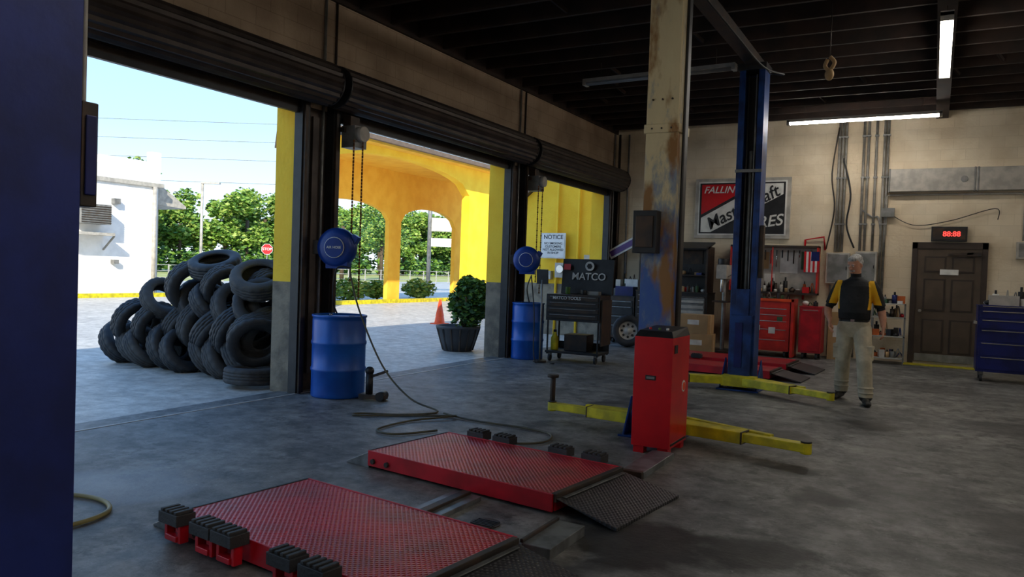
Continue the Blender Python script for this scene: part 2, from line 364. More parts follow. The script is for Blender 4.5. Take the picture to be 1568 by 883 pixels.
# ---------------- lift
lift=empty('two_post_car_lift',(-2.21,8.6,0))
def LP(b): b.X=Matrix.Translation((2.21,-8.6,0))
b=MB();LP(b)
b.bx(-2.36,-2.06,6.7,6.72,0.02,4.3,worn);b.bx(-2.36,-2.34,6.72,7.0,.02,4.3,worn);b.bx(-2.08,-2.06,6.72,7.0,.02,4.3,worn)
b.bx(-2.34,-2.28,6.98,7.0,.02,4.3,worn);b.bx(-2.14,-2.08,6.98,7.0,.02,4.3,worn)
b.bx(-2.375,-2.045,6.685,6.70,2.78,2.86,worn);b.bx(-2.06,-2.045,6.7,7.0,2.78,2.86,worn)
for z in (2.82,3.08):
    for x in(-2.3,-2.21,-2.12): b.cyl((x,6.68,z),(x,6.70,z),.009,steel,n=8)
b.cyl((-2.03,6.78,.3),(-2.03,6.78,4.25),.014,black,n=8);b.bx(-2.06,-2.035,6.84,6.93,.3,4.28,black)
b.bx(-2.5,-1.95,6.64,7.1,0,.02,bluefar)
for x in(-2.45,-2.0): b.prism([(6.65,.02),(7.05,.02),(6.85,.35)],'x',x-.01,x+.01,bluefar)
b.prism([(-2.5,.02),(-2.36,.02),(-2.36,.4)],'y',6.78,6.8,bluefar)
b.bx(-2.34,-2.08,6.76,6.96,.1,1.0,bluefar)
b.bx(-2.4,-2.18,6.56,6.685,1.69,2.07,black);b.bx(-2.37,-2.21,6.545,6.56,1.74,2.02,steel)
b.done('near_post',bevel=.004,parent=lift)
b=MB();LP(b)
b.bx(-2.39,-2.06,10.72,10.74,.02,4.3,bluefar);b.bx(-2.39,-2.365,10.42,10.72,.02,4.3,bluefar);b.bx(-2.085,-2.06,10.42,10.72,.02,4.3,bluefar)
b.bx(-2.365,-2.31,10.42,10.44,.02,4.3,bluefar);b.bx(-2.14,-2.085,10.42,10.44,.02,4.3,bluefar)
b.bx(-2.30,-2.15,10.6,10.62,.1,4.2,black);b.cyl((-2.225,10.55,1.2),(-2.225,10.55,3.2),.03,grey,n=12);b.cyl((-2.28,10.5,.2),(-2.28,10.5,4.2),.012,black,n=8);b.cyl((-2.17,10.46,1.0),(-2.17,10.46,4.2),.01,grey,n=8)
b.bx(-2.31,-2.14,10.4,10.66,.1,1.35,bluefar);b.bx(-2.36,-2.09,10.36,10.41,.1,1.0,bluefar);b.bx(-2.3,-2.2,10.345,10.36,.3,.9,navy)
b.bx(-2.41,-2.04,10.38,10.76,4.25,4.34,black);b.bx(-2.40,-2.05,10.40,10.43,2.9,2.94,grey)
b.bx(-2.5,-1.95,10.25,10.85,0,.02,bluefar)
for x in(-2.46,-1.99): b.prism([(10.3,.02),(10.8,.02),(10.6,.4)],'x',x-.01,x+.01,bluefar)
b.bx(-2.05,-2.0,10.45,10.55,1.5,2.2,steel)
b.done('far_post',bevel=.004,parent=lift)
b=MB();LP(b);b.bx(-2.29,-2.13,6.7,10.76,4.3,4.42,steel);b.tube([(-2.1,6.95,4.25),(-1.9,8,4.0),(-1.8,9,3.9),(-1.75,10,4.05),(-2.0,10.5,4.2)],.01,hoseb);b.done('overhead_beam',parent=lift)
def arm(b,p0,p1,w=.17):
    p0=Vector(p0);p1=Vector(p1);m=p0.lerp(p1,.58);d=(p1-p0).normalized()
    b.beam(p0,m,w*1.25,.1,armY,w*.9,.1); b.beam(m-d*.05,p1,w*.62,.07,armY,w*.55,.07)
    b.beam(m-d*.015,m,w*.95,.108,steel)
    b.cyl(p1-Vector((0,0,.05)),p1+Vector((0,0,.04)),.045,armY);b.cyl(p1+Vector((0,0,.04)),p1+Vector((0,0,.055)),.045,black)
b=MB();LP(b)
arm(b,(-2.36,6.95,.13),(-3.35,7.0,.13));arm(b,(-2.06,6.85,.13),(-.86,6.62,.13),.19)
arm(b,(-2.1,10.3,.13),(-1.02,9.75,.13));arm(b,(-2.36,10.35,.13),(-3.2,10.0,.13))
b.beam((-2.06,7.08,.15),(-1.15,6.74,.15),.06,.06,armY);b.beam((-2.36,7.1,.15),(-3.0,7.06,.15),.06,.06,armY);b.beam((-2.0,10.42,.15),(-1.35,10.0,.15),.06,.06,armY)
for p in((-2.21,6.95),(-2.21,10.32)): b.bx(p[0]-.22,p[0]+.22,p[1]-.1,p[1]+.1,.06,.2,armY)
b.cyl((-3.35,7.0,.17),(-3.35,7.0,.42),.028,steel);b.cyl((-3.35,7.0,.42),(-3.35,7.0,.45),.06,steel)
b.done('swing_arms',bevel=.006,parent=lift)

b=MB()
b.bx(-.165,.165,-.245,.245,.06,.98,red)
b.hexa([(-.165,-.245,.98),(.165,-.245,.98),(.165,.245,.98),(-.165,.245,.98),(-.14,-.2,1.03),(.14,-.2,1.03),(.14,.245,1.05),(-.14,.245,1.05)],black)
for x in(-.15,.06):
    for yy in (-.23,.14): b.bx(x,x+.09,yy,yy+.09,0,.06,red)
b.bx(-.06,.03,-.25,-.243,.62,.66,black);b.bx(-.05,.02,-.252,-.249,.63,.65,grey)
b.disc((.167,.1,.55),.05,(1,0,0),cream);b.disc((.17,.1,.55),.035,(1,0,0),orange)
b.bx(.164,.168,-.22,.22,.08,.1,black)
b.cyl((-.08,-.1,1.03),(-.08,-.1,1.05),.012,redside,n=10);b.cyl((0,-.1,1.03),(0,-.1,1.05),.012,leafB,n=10);b.cyl((.07,-.1,1.03),(.07,-.1,1.05),.012,cream,n=10)
b.bx(.166,.172,-.2,-.12,.85,.92,black)
b.done('hydraulic_power_unit',(-2.02,6.375,0),bevel=.008)

def ramp(name,loc,rz,far_chocks=(),near_chocks=(),L=1.62,W=.88):
    b=MB();x=L/2;w=W/2
    b.bx(-x,x,-w+.02,w-.02,.02,.12,redside);b.bx(-x,x,-w,w,.115,.13,redp)
    b.bx(-x,x,-w-.012,-w,.02,.134,redside);b.bx(-x,x,w,w+.012,.02,.134,redside)
    b.hexa([(x+.42,-w,0),(x+.44,-w,.0),(x+.44,w,.0),(x+.42,w,0),(x,-w,.11),(x+.44,-w,.02),(x+.44,w,.02),(x,w,.11)],blkp)
    b.bx(x-.02,x+.02,-w,w,.08,.135,steel)
    b.bx(x+.03,x+.06,-w+.05,w-.05,.105,.112,galv)
    b.hexa([(-x-.24,-w,0),(-x,-w,0),(-x,w,0),(-x-.24,w,0),(-x-.24,-w,.012),(-x,-w,.12),(-x,w,.12),(-x-.24,w,.012)],galv)
    b.bx(-x-.01,-x+.01,-w,w,.12,.134,black)
    for px in (-x+.06,-x+.2): b.cyl((px,-w-.03,.06),(px,w+.03,.06),.02,steel,n=8)
    def chock(cx,cy):
        b.box((cx,cy,.145),(.17,.11,.06),rubber)
        for k in range(4): b.box((cx-.06+k*.04,cy,.182),(.024,.1,.016),rubber)
        b.box((cx-.06,cy,.07),(.025,.05,.1),redside);b.box((cx+.06,cy,.07),(.025,.05,.1),redside);b.box((cx,cy-.01,.04),(.1,.05,.03),redside)
    for c in far_chocks: chock(c,w+.06)
    for c in near_chocks: chock(c,-w-.07)
    return b.done(name,loc,rz,bevel=.004)
ramp('low_rise_lift_ramp',(-2.74,4.76,0),math.radians(-7),(-.52,-.26,.27,.56))
ramp('low_rise_lift_ramp',(-2.67,3.08,0),math.radians(-6.5),(),(-.7,-.42,-.24,.2,.42))
ramp('low_rise_lift_ramp',(-2.95,13.35,0),math.radians(-3),(),(-.5,.3),L=1.9)
ramp('low_rise_lift_ramp',(-2.9,12.1,0),math.radians(-3),(.2,),(),L=1.7,W=.7)
b=MB();b.bx(-1.98,-1.8,5.35,6.1,0,.05,galv)
b.bx(-1.85,-1.68,3.55,4.0,0,.06,galv);b.bx(-1.86,-1.84,3.55,4.0,.06,.08,steel);b.bx(-2.0,-1.8,5.3,5.35,0,.06,steel)
b.bx(-2.72,-2.5,3.62,4.22,0,.03,galv);b.bx(-2.64,-2.58,3.62,4.22,.03,.05,steel);b.done('hydraulic_line_cover',bevel=.004)
b=MB();b.cyl((-2.25,3.85,0.001),(-2.25,3.85,.008),.09,steel)
for k in range(5): b.bx(-2.32,-2.18,3.80+k*.022,3.81+k*.022,.008,.012,black)
b.done('floor_drain')

b=MB()
b.bx(-2.72,-2.25,.85,1.38,0.03,3.9,postblue);b.bx(-2.9,-2.1,.7,1.5,0,.03,postblue)
b.bx(-2.40,-2.25,1.38,1.432,1.645,1.96,steel);b.bx(-2.25,-2.243,1.39,1.425,1.68,1.92,navy)
b.cyl((-2.27,1.395,1.96),(-2.27,1.395,3.8),.008,lgrey,n=8)
for z in(.5,3.0): b.cyl((-2.25,1.1,z),(-2.235,1.1,z),.02,steel)
b.done('blue_lift_column',bevel=.008)

# ---------------- tires
def tire_mesh():
    b=MB();n=60
    prof=[(.185,-.075),(.2,-.095),(.25,-.108),(.295,-.1),(.318,-.085),(.326,-.06),(.326,-.045),(.316,-.04),(.316,-.034),(.328,-.03),(.328,-.006),(.318,-.003),(.318,.003),(.328,.006),(.328,.03),(.316,.034),(.316,.04),(.326,.045),(.326,.06),(.318,.085),(.295,.1),(.25,.108),(.2,.095),(.185,.075),(.2,.06),(.29,.075),(.305,0),(.29,-.075),(.2,-.06),(.185,-.075)]
    def mod(i,j):
        if j in(4,5,6,17,18,19): return -.01 if i%3==0 else 0
        if j in(9,10,13,14): return -.009 if (i+(1 if j>11 else 0))%3==1 else 0
        return 0
    b.lathe(prof,rubber,n=n,mod=mod)
    me=bpy.data.meshes.new('tire_mesh');me.from_pydata(b.v,[],b.f);me.materials.append(rubber)
    me.polygons.foreach_set('use_smooth',[True]*len(b.f));me.update();return me
tm=tire_mesh();tm2=tm.copy();tm2.materials[0]=rubber2
pile=empty('tire_pile',(-8.6,7,0));cnt=0
def tire(x,y,z,ax,s=1):
    global cnt;cnt+=1
    o=bpy.data.objects.new('tire_%d'%cnt,random.choice([tm,tm2]));bpy.context.collection.objects.link(o)
    o.rotation_mode='QUATERNION';o.rotation_quaternion=Vector(ax).normalized().to_track_quat('Z','Y');o.location=(x+8.6,y-7,z);o.scale=(s,s,s);o.parent=pile
R_=Vector((.8755,.4833,0));C_=Vector((.62,-.78,0));Z_=Vector((0,0,1))
def row(x0,x1,n,y,z,zt,cam,s=1):
    for k in range(n):
        x=x0+(x1-x0)*k/(n-1 if n>1 else 1)
        ax=R_*.75+C_*(cam+random.uniform(-.3,.25))+Z_*(zt+random.uniform(-.18,.18))
        tire(x+random.uniform(-.05,.05),y+random.uniform(-.1,.1),z+random.uniform(-.03,.03),ax,s*random.uniform(.92,1.1))
row(-10.25,-7.6,8,6.9,.27,.55,.5)
row(-9.85,-7.4,7,6.95,.58,-.55,.55,1.02)
row(-9.3,-7.4,5,7.0,.90,.6,.65,1.02)
row(-8.75,-7.5,3,7.05,1.12,-.6,.9,1.03)
tire(-8.45,7.05,1.42,(.15,-.4,1),1.05)
tire(-7.15,6.52,.12,(0,.05,1),.95);tire(-7.2,6.65,.53,(.7,-.6,-.45),1.08);tire(-7.3,6.8,.96,(.6,-.7,.5),1.05);tire(-7.4,6.85,1.26,(.35,-.45,.85),1.08)
row(-10.0,-7.3,8,7.45,.3,.4,.4);row(-9.4,-7.4,6,7.5,.62,-.4,.4);row(-8.8,-7.5,4,7.45,.93,.4,.4)

def drum(name,loc,r=.29,h=.89):
    b=MB();p=[(0,.012),(r-.02,.012),(r-.005,0),(r,.012),(r,.05)]
    for zc in(.3*h/.89,.59*h/.89): p+=[(r,zc-.03),(r+.01,zc-.012),(r+.01,zc+.012),(r,zc+.03)]
    p+=[(r,h-.06),(r-.004,h-.03),(r+.008,h-.02),(r+.008,h),(r-.012,h),(r-.015,h-.02),(0,h-.02)]
    b.lathe(p,blue,n=40);b.cyl((r*.6,0,h-.02),(r*.6,0,h-.005),.035,black,n=12);b.cyl((-r*.6,.05,h-.02),(-r*.6,.05,h),.025,chrome,n=12)
    return b.done(name,loc)
drum('oil_drum',(-5.9,6.66,0),.3,.92);drum('oil_drum',(-6.02,11.5,0),.27,.95)
b=MB();b.box((0,0,.04),(.3,.12,.05),steel);b.cyl((-.05,0,.06),(-.05,0,.3),.04,black);b.cyl((.1,-.08,.05),(.1,.08,.05),.05,black);b.beam((-.05,0,.25),(.16,0,.33),.03,.03,steel);b.ell((-.05,0,.32),(.05,.05,.05),black);b.done('bottle_jack',(-5.40,6.68,0),.3)

def reel(loc):
    b=MB()
    T=Matrix.Rotation(H,4,'X')
    b.lathe([(0,-.09),(.16,-.09),(.215,-.07),(.23,-.03),(.23,.03),(.215,.07),(.16,.09),(0,.09)],blued,n=36,T=T)
    b.lathe([(.0,.093),(.09,.093),(.1,.1),(.0,.105)],black,n=24,T=T)
    b.cyl((0,-.105,0),(0,-.092,0),.12,cream,n=24);b.cyl((0,-.112,0),(0,-.104,0),.112,blued,n=24)
    b.box((.02,0,-.19),(.26,.14,.1),blued);b.box((-.22,0,.0),(.12,.1,.16),steel);b.box((.2,0,.08),(.08,.1,.14),blued,rot=(0,.5,0))
    return b.done('hose_reel',loc,math.radians(20),bevel=.006)
r1=reel((-6.02,6.72,1.68));reel((-6.02,11.38,1.67))
text('reel_label','AIR HOSE',.04,(0,-.115,0),(H,0,0),cream,r1,.001)
b=MB()
b.tube([(-5.80,6.7,1.45),(-5.72,6.62,1.35),(-5.55,6.6,.95),(-5.2,6.58,.4),(-4.8,6.55,.1),(-4.41,6.5,.015),(-4.6,6.15,.014),(-4.95,5.95,.014),(-4.9,5.85,.014),(-4.3,6.3,.015),(-4.1,6.35,.03),(-4.35,5.95,.014),(-4.35,5.45,.014),(-4.1,5.4,.014),(-3.9,5.75,.014)],.010,hose,n=8,sub=8)
b.tube([(-4.3,6.45,.02),(-3.9,6.35,.014),(-3.3,6.35,.014),(-3.0,6.25,.014),(-2.9,5.95,.014),(-3.05,5.75,.014),(-3.25,5.72,.014)],.010,hose,n=8,sub=8)
b.tube([(-5.80,6.7,1.45),(-5.95,6.64,1.44),(-5.98,6.62,1.1),(-6.0,6.72,.93)],.01,hoseb,n=8)
b.done('air_hose')
b=MB();b.tube([(-4.9,2.3,.015),(-4.35,2.2,.015),(-4.1,2.45,.015),(-4.15,2.75,.015),(-4.45,2.85,.015),(-4.9,2.7,.015)],.014,hosey);b.done('hose_coil')
b=MB();b.tube([(-5.9,11.35,1.42),(-5.95,11.3,1.2),(-5.98,11.45,.96)],.011,hose);b.tube([(-5.85,11.25,1.4),(-5.75,11.2,.8),(-5.6,11.0,.02),(-5.3,11.1,.014)],.01,hoseb);b.done('fluid_hose')
b=MB();b.cyl((-5.62,11.2,0),(-5.62,11.2,1.35),.015,grey,n=8);b.cyl((-5.62,11.2,0),(-5.62,11.2,.03),.11,steel);b.box((-5.62,11.2,1.4),(.2,.03,.24),black,rot=(.1,0,0));b.done('sign_stand')

# ---------------- tool cart
b=MB()
b.bx(-.47,.47,-.28,.28,.68,1.1,black)
for z in(.72,.82,.92,1.02):
    b.bx(-.44,.44,-.295,-.28,z,z+.075,steel);b.bx(-.4,.4,-.31,-.295,z+.055,z+.066,grey)
for x in(-.45,.43):
    for yy in(-.27,.25): b.bx(x,x+.025,yy,yy+.025,.12,.68,black)
b.bx(-.47,.47,-.28,.28,.14,.18,black);b.bx(-.47,.47,.26,.28,.18,.3,black);b.bx(-.2,.2,-.1,.25,.18,.45,steel);b.bx(.47,.5,-.25,.25,.3,1.05,steel)
for x in(-.4,.4):
    for yy in(-.22,.22): b.cyl((x-.018,yy,.06),(x+.018,yy,.06),.06,rubber);b.bx(x-.025,x+.025,yy-.03,yy+.03,.1,.14,grey)
b.box((.05,.27,1.42),(.92,.04,.6),black,rot=(-.12,0,0));b.bx(-.5,-.47,-.1,.1,.95,1.0,chrome)
b.bx(-.47,.47,-.28,.28,1.1,1.12,steel);b.cyl((-.2,0,1.12),(-.2,0,1.24),.04,leafB);b.cyl((.1,-.05,1.12),(.1,-.05,1.2),.05,black);b.box((.25,.05,1.15),(.2,.15,.06),grey)
b.X=Matrix.Translation((-.36,-.12,.18));b.lathe([(0,0),(.06,0),(.065,.02),(.065,.2),(.03,.27),(.03,.3),(0,.3)],armY,n=16);b.cyl((0,0,.3),(0,0,.34),.028,black)
cart=b.done('tool_cart',(-5.2,11.75,0),math.radians(4),bevel=.004)
text('lid_text_1','MATCO',.17,(.08,.225,1.42),(H-.12,0,0),cream,cart,.002)
text('lid_text_2','TOOLS',.15,(.08,.238,1.27),(H-.12,0,0),cream,cart,.002)
text('drawer_text','MATCO TOOLS',.07,(-.1,-.312,1.06),(H,0,0),cream,cart,.001)
b=MB();b.box((-.3,.2,1.58),(.12,.004,.1),red,rot=(-.12,0,0));b.disc((.1,.203,1.6),.08,(0,-1,-.1),cream);b.disc((.1,.2,1.6),.05,(0,-1,-.1),black,n=6);b.done('lid_stickers',parent=cart)

# ---------------- planter + bush + cone
b=MB()
b.lathe([(.0,0),(.26,0),(.33,.2),(.38,.40),(.41,.42),(.41,.46),(.37,.46),(.35,.4),(0,.4)],M('planter_grey',S(66,66,68),.6),n=28)
for k in range(14):
    t=2*math.pi*k/14; b.beam((.27*math.cos(t),.27*math.sin(t),.02),(.39*math.cos(t),.39*math.sin(t),.42),.03,.02,steel)
for k in range(8): b.cyl((.14,0,.35),(.14+random.uniform(-.2,.2),random.uniform(-.2,.2),1.0),.015,bark,n=6)
for c,r in(((.16,.05,.72),.34),((.2,.08,1.0),.3),((.06,0,.9),.28),((.32,.12,.85),.28),((.3,.1,1.12),.22),((.12,.1,1.17),.2)): b.leaves(c,(r,r,r),1000,.05,[leafA,leafB,leafD,leafD],.3)
b.done('potted_shrub',(-7.6,11.78,-.02))
b=MB();b.box((0,0,.015),(.36,.36,.03),orange);b.lathe([(.14,.03),(.03,.66),(.0,.66)],orange,n=24);b.lathe([(.113,.22),(.085,.36)],orange,n=24);b.done('traffic_cone',(-11.5,16.9,-.02))

# ---------------- man
def build_man(loc,rz,scl=1.0):
    root=empty('man',loc);root.rotation_euler=(0,0,rz);root.scale=(scl,)*3
    segs=[]
    b=MB();d=black
    def limb(label,pts,rs,cap=True):
        P=[Vector(p) for p in pts]
        for i in range(len(P)-1):
            segs.append((label,P[i],P[i+1],rs[i],rs[i+1]))
            b.cyl(P[i],P[i+1],rs[i],d,r2=rs[i+1],n=18)
        for p,r in list(zip(P,rs))[:None if cap else -1]: b.ell(p,(r,r,r),d,14,9)
    rings=[(.78,0,.0,.12,.085),(.84,0,0,.165,.115),(.92,0,.005,.182,.13),(.965,0,-.005,.178,.132),(.972,0,-.01,.170,.126),(.998,0,-.012,.170,.126),(1.004,0,-.015,.178,.135),(1.08,0,-.028,.182,.150),(1.2,0,-.02,.186,.143),(1.32,0,0,.196,.13),(1.40,0,.0,.198,.116),(1.455,0,.005,.160,.094),(1.485,0,.005,.1,.078),(1.505,0,0,.066,.066)]
    n=28;vs=[]
    for z,cx,cy,rx,ry in rings:
        for i in range(n):
            t=2*math.pi*i/n;c=math.cos(t);s_=math.sin(t)
            vs.append((cx+rx*math.copysign(abs(c)**.85,c),cy+ry*math.copysign(abs(s_)**.85,s_),z))
    fs=[(j*n+i,j*n+(i+1)%n,(j+1)*n+(i+1)%n,(j+1)*n+i) for j in range(len(rings)-1) for i in range(n)]+[tuple(range(n-1,-1,-1)),tuple(range((len(rings)-1)*n,len(rings)*n))]
    b.add(vs,fs,d)
    segs.append(('torso',Vector((0,0,.9)),Vector((0,0,1.42)),.15,.16))
    segs.append(('torso',Vector((-.08,0,1.42)),Vector((.08,0,1.42)),.08,.08))
    limb('neck',[(0,.0,1.46),(-.005,-.03,1.6)],[.064,.06])
    # mid-stride legs: viewer-left leg trailing, viewer-right leg stepping forward
    limb('leg',[(-.09,0.01,.88),(-.10,.0,.7),(-.112,-.0,.5),(-.13,.09,.3),(-.145,.17,.115)],[.11,.1,.086,.084,.08])
    limb('leg',[(.09,0,.88),(.125,-.09,.7),(.155,-.18,.51),(.175,-.2,.3),(.19,-.2,.1)],[.11,.1,.086,.084,.08])
    b.box((-.185,.0,.6),(.06,.15,.17),d);b.box((.21,-.12,.6),(.06,.15,.17),d)
    b.box((-.185,.0,.67),(.068,.16,.04),d);b.box((.21,-.11,.67),(.068,.16,.04),d)
    for x_,y_,z_ in((-.138,.14,.16),(-.135,.11,.22),(.19,-.21,.14),(.19,-.21,.2)): b.ell((x_,y_,z_),(.092,.09,.018),d)
    for sx,ax,ay in((-1,-.145,.15),(1,.19,-.2)):
        h=Vector((ax,ay+.02,.055 if sx<0 else .045));t=Vector((ax+sx*.045,ay-.2,.035))
        b.cyl(h,t,.045,d,r2=.042,n=18);b.ell(h,(.046,.055,.045),d);b.ell(t,(.05,.07,.036),d);b.cyl(h+Vector((0,-.01,.0)),h+Vector((0,-.01,.08)),.05,d)
    limb('sleeve',[(-.18,0,1.41),(-.235,.015,1.3),(-.285,.035,1.17)],[.066,.067,.064],False)
    limb('sleeve',[(.18,0,1.41),(.235,.025,1.3),(.272,.05,1.16)],[.066,.067,.064],False)
    limb('skin',[(-.275,.035,1.19),(-.315,.05,1.12),(-.3,-.04,1.05),(-.26,-.13,.98)],[.05,.047,.043,.029])
    limb('skin',[(.265,.045,1.19),(.288,.06,1.11),(.308,.05,1.02),(.32,.03,.93)],[.05,.047,.043,.029])
    def hand(w,dirv,palmn,sx):
        w=Vector(w);dv=Vector(dirv).normalized();pn=Vector(palmn).normalized();sd=dv.cross(pn).normalized()*sx;pn=sd.cross(dv).normalized()*sx
        for k in(-1.3,-.45,.45,1.3):
            a=w+sd*k*.010;e=w+dv*.095+sd*k*.0225
            b.cyl(a,e,.018,d,r2=.0145,n=10);b.ell(e,(.0145,)*3,d,10,6)
        segs.append(('skin',w,w+dv*.1,.04,.04))
        for k,L in((-1.4,.062),(-.47,.072),(.47,.077),(1.4,.07)):
            p=w+dv*.09+sd*k*.0245
            q1=p+dv*L*.45+sd*k*.004;q2=q1+(dv*.85+pn*.5).normalized()*L*.32;q3=q2+(dv*.5+pn*.85).normalized()*L*.28
            for u,v2 in((p,q1),(q1,q2),(q2,q3)): b.cyl(u,v2,.0095,d,r2=.009,n=10);b.ell(v2,(.009,)*3,d,8,6)
            segs.append(('skin',p,q3,.01,.01))
        p=w+dv*.03+sd*.03;q1=p+(sd*.6+dv*.75+pn*.3).normalized()*.04;q2=q1+(dv*.9+sd*.15+pn*.3).normalized()*.032
        for u,v2 in((w+dv*.01+sd*.01,p),(p,q1),(q1,q2)): b.cyl(u,v2,.014,d,r2=.0105,n=10);b.ell(v2,(.0105,)*3,d,8,6)
        segs.append(('skin',p,q2,.012,.012))
    hand((-.26,-.13,.98),(.14,-.45,-.85),(1,-.1,0),-1)
    hand((.32,.03,.93),(.03,-.12,-1),(-1,-.1,0),1)
    HT=Matrix.Translation((-.012,-.055,1.66))@Matrix.Rotation(math.radians(-24),4,'Z')@Matrix.Rotation(math.radians(22),4,'X')
    hr=[(-.118,-.045,.028,.03),(-.10,-.035,.048,.05),(-.075,-.018,.062,.074),(-.04,-.005,.071,.088),(0,.003,.075,.094),(.035,.005,.077,.097),(.07,.008,.073,.09),(.095,.01,.058,.07),(.113,.012,.035,.04),(.12,.012,.01,.012)]
    n=24;vs=[]
    for z,cy,rx,ry in hr:
        for i in range(n):
            t=2*math.pi*i/n; vs.append(HT@Vector((rx*math.cos(t),cy+ry*math.sin(t),z)))
    b.add(vs,[(j*n+i,j*n+(i+1)%n,(j+1)*n+(i+1)%n,(j+1)*n+i) for j in range(len(hr)-1) for i in range(n)]+[tuple(range(n-1,-1,-1)),tuple(range((len(hr)-1)*n,len(hr)*n))],d)
    for (c,r) in [((0,-.098,-.022),(.016,.022,.014)),((0,-.092,.0),(.010,.014,.03)),((-.03,-.083,.028),(.022,.012,.008)),((.03,-.083,.028),(.022,.012,.008)),((.078,.01,-.005),(.01,.02,.032)),((-.078,.01,-.005),(.01,.02,.032)),((0,-.088,-.046),(.032,.012,.009)),((0,-.082,-.072),(.022,.012,.006)),((0,-.08,-.1),(.024,.018,.016)),((0,.03,.058),(.081,.086,.066)),((0,.045,.02),(.080,.072,.06)),((.012,-.035,.092),(.06,.05,.03))]:
        b.ell(c,r,d,14,9,T=HT)
    segs.append(('head',HT@Vector((0,0,-.06)),HT@Vector((0,0,.06)),.08,.08))
    b.cyl((0,.004,1.46),(0,-.004,1.508),.09,d,r2=.078,n=20)
    o=b.done('body_tmp')
    rm=o.modifiers.new('r','REMESH');rm.mode='VOXEL';rm.voxel_size=.006;rm.use_smooth_shade=True
    sm=o.modifiers.new('s','SMOOTH');sm.factor=.5;sm.iterations=2
    bpy.context.view_layer.update()
    dg=bpy.context.evaluated_depsgraph_get()
    me=bpy.data.meshes.new_from_object(o.evaluated_get(dg));bpy.data.objects.remove(o)
    mats=[shirtB,shirtY,tan_,skin,hairm,shoe];me.materials.clear()
    for m in mats: me.materials.append(m)
    HI=HT.inverted()
    for p in me.polygons:
        c=p.center;best=None;bd=9
        for l,a,e,r1,r2 in segs:
            ab=e-a;t=max(0,min(1,(c-a).dot(ab)/max(ab.dot(ab),1e-9)));dd=(c-(a+ab*t)).length-(r1+(r2-r1)*t)
            if dd<bd: bd=dd;best=l
        if best=='torso' and 1.1<c.z<1.4 and abs(c.x)>.2: best='sleeve'
        k=0;ax=abs(c.x)
        if c.z<.088 : k=5
        elif best=='leg': k=2
        elif best=='torso':
            if c.z<.968:k=2
            elif c.z<1.0:k=5
            else: k=1 if (ax>.135+.03*math.sin((c.z-1.0)*6) and 1.12<c.z<1.455) else 0
        elif best=='sleeve': k=1 if ax<.22+(1.42-c.z)*.33 and c.z>1.18 and c.y<.07 and c.z<1.47 else 0
        elif best=='skin': k=3
        elif best=='neck': k=3 if c.z>1.511 or (c.z>1.47 and c.y<-.03 and ax<.035*(c.z-1.46)/.05) else 0
        elif best=='head':
            q=HI@c;k=3
            fl_=.068 if q.y<-.03 else .068-(q.y+.03)*1.6
            if q.z>fl_ or (q.y>.035 and q.z>-.055): k=4
            if q.y<-.078 and -.056<q.z<-.037 and abs(q.x)<.034:k=4
            if q.y<-.07 and .022<q.z<.034 and .012<abs(q.x)<.045:k=4
        p.material_index=k;p.use_smooth=True
    body=bpy.data.objects.new('body',me);bpy.context.collection.objects.link(body);body.parent=root
    b=MB()
    for s_ in(-1,1):
        b.ell((s_*.028,-.083,.008),(.011,.008,.007),cream,10,6,T=HT);b.ell((s_*.028,-.0905,.007),(.005,.003,.005),black,8,6,T=HT)
    b.box((0,-.141,.985),(.045,.01,.03),chrome)
    b.done('eyes_and_buckle',parent=root)
    return root
build_man((-.86,10.5,0),math.radians(-4),1.03)

# ---------------- far wall items
b=MB()
b.bx(-.97,.97,-.03,.03,-.625,.625,lgrey);b.bx(-.9,.9,-.04,-.03,-.56,.56,cream);b.bx(-.87,.87,-.046,-.04,-.53,.53,black)
b.prism([(-.83,.5),(.3,.5),(-.83,-.13)],'y',-.05,-.046,red)
b.prism([(-.83,-.2),(.42,.5),(.83,.5),(.83,.28),(-.62,-.5),(-.83,-.5)],'y',-.053,-.046,cream)
sg=b.done('tire_shop_sign',(-3.58,YF-.04,2.94))
text('sign_text_1','FALLING',.2,(-.4,-.055,.38),(H,0,0),cream,sg,.002,.3)
text('sign_text_2','Mastercraft',.36,(.02,-.058,.0),(H,-math.radians(27),0),black,sg,.002,.2,.95)
text('sign_text_3','TIRES',.32,(.44,-.055,-.3),(H,-math.radians(8),0),cream,sg,.002,.3)
b=MB();b.bx(-.84,2.2,-.0,.16,-.21,.21,lgrey)
for x in(-.84,0.55,.6,2.18):b.bx(x,x+.03,-.01,.16,-.22,.22,grey)
b.cyl((.4,-.01,0),(.4,.01,0),.06,grey);b.done('insulated_duct',(0,YF-.18,3.43),bevel=.01)
b=MB();yy=YF-.04
for x,z0 in((-1.74,2.07),(-1.68,2.07),(-1.62,2.07),(-1.3,2.1),(-1.22,2.1),(-1.08,2.1),(-.94,1.3),(-.88,1.3)):
    b.cyl((x,yy,z0),(x,yy,4.6),.024,pipeg,n=8)
    for z in(2.6,3.5,4.3): b.bx(x-.035,x+.035,yy-.03,YF-.003,z,z+.03,grey)
for x in(-1.8,-1.35): b.cyl((x,yy,0.02),(x,yy,1.42),.02,pipeg,n=8)
b.tube([(-1.66,yy,3.9),(-1.5,yy-.05,3.2),(-1.55,yy-.04,2.6),(-1.4,yy-.02,2.15)],.018,hoseb)
b.tube([(-1.75,yy-.05,4.5),(-1.85,yy-.05,3.6),(-1.78,yy-.05,2.9),(-1.9,yy-.05,2.12)],.014,steel)
b.tube([(-.86,yy,2.4),(-.86,yy,3.15),(-.8,yy,3.17),(1.3,yy,3.17),(1.35,yy,3.1),(1.35,yy,2.32)],.018,lgrey,sub=1)
b.tube([(-1.3,yy,2.9),(-1.1,yy,2.75),(-1.0,yy,2.75),(-.95,yy,2.5)],.015,grey)
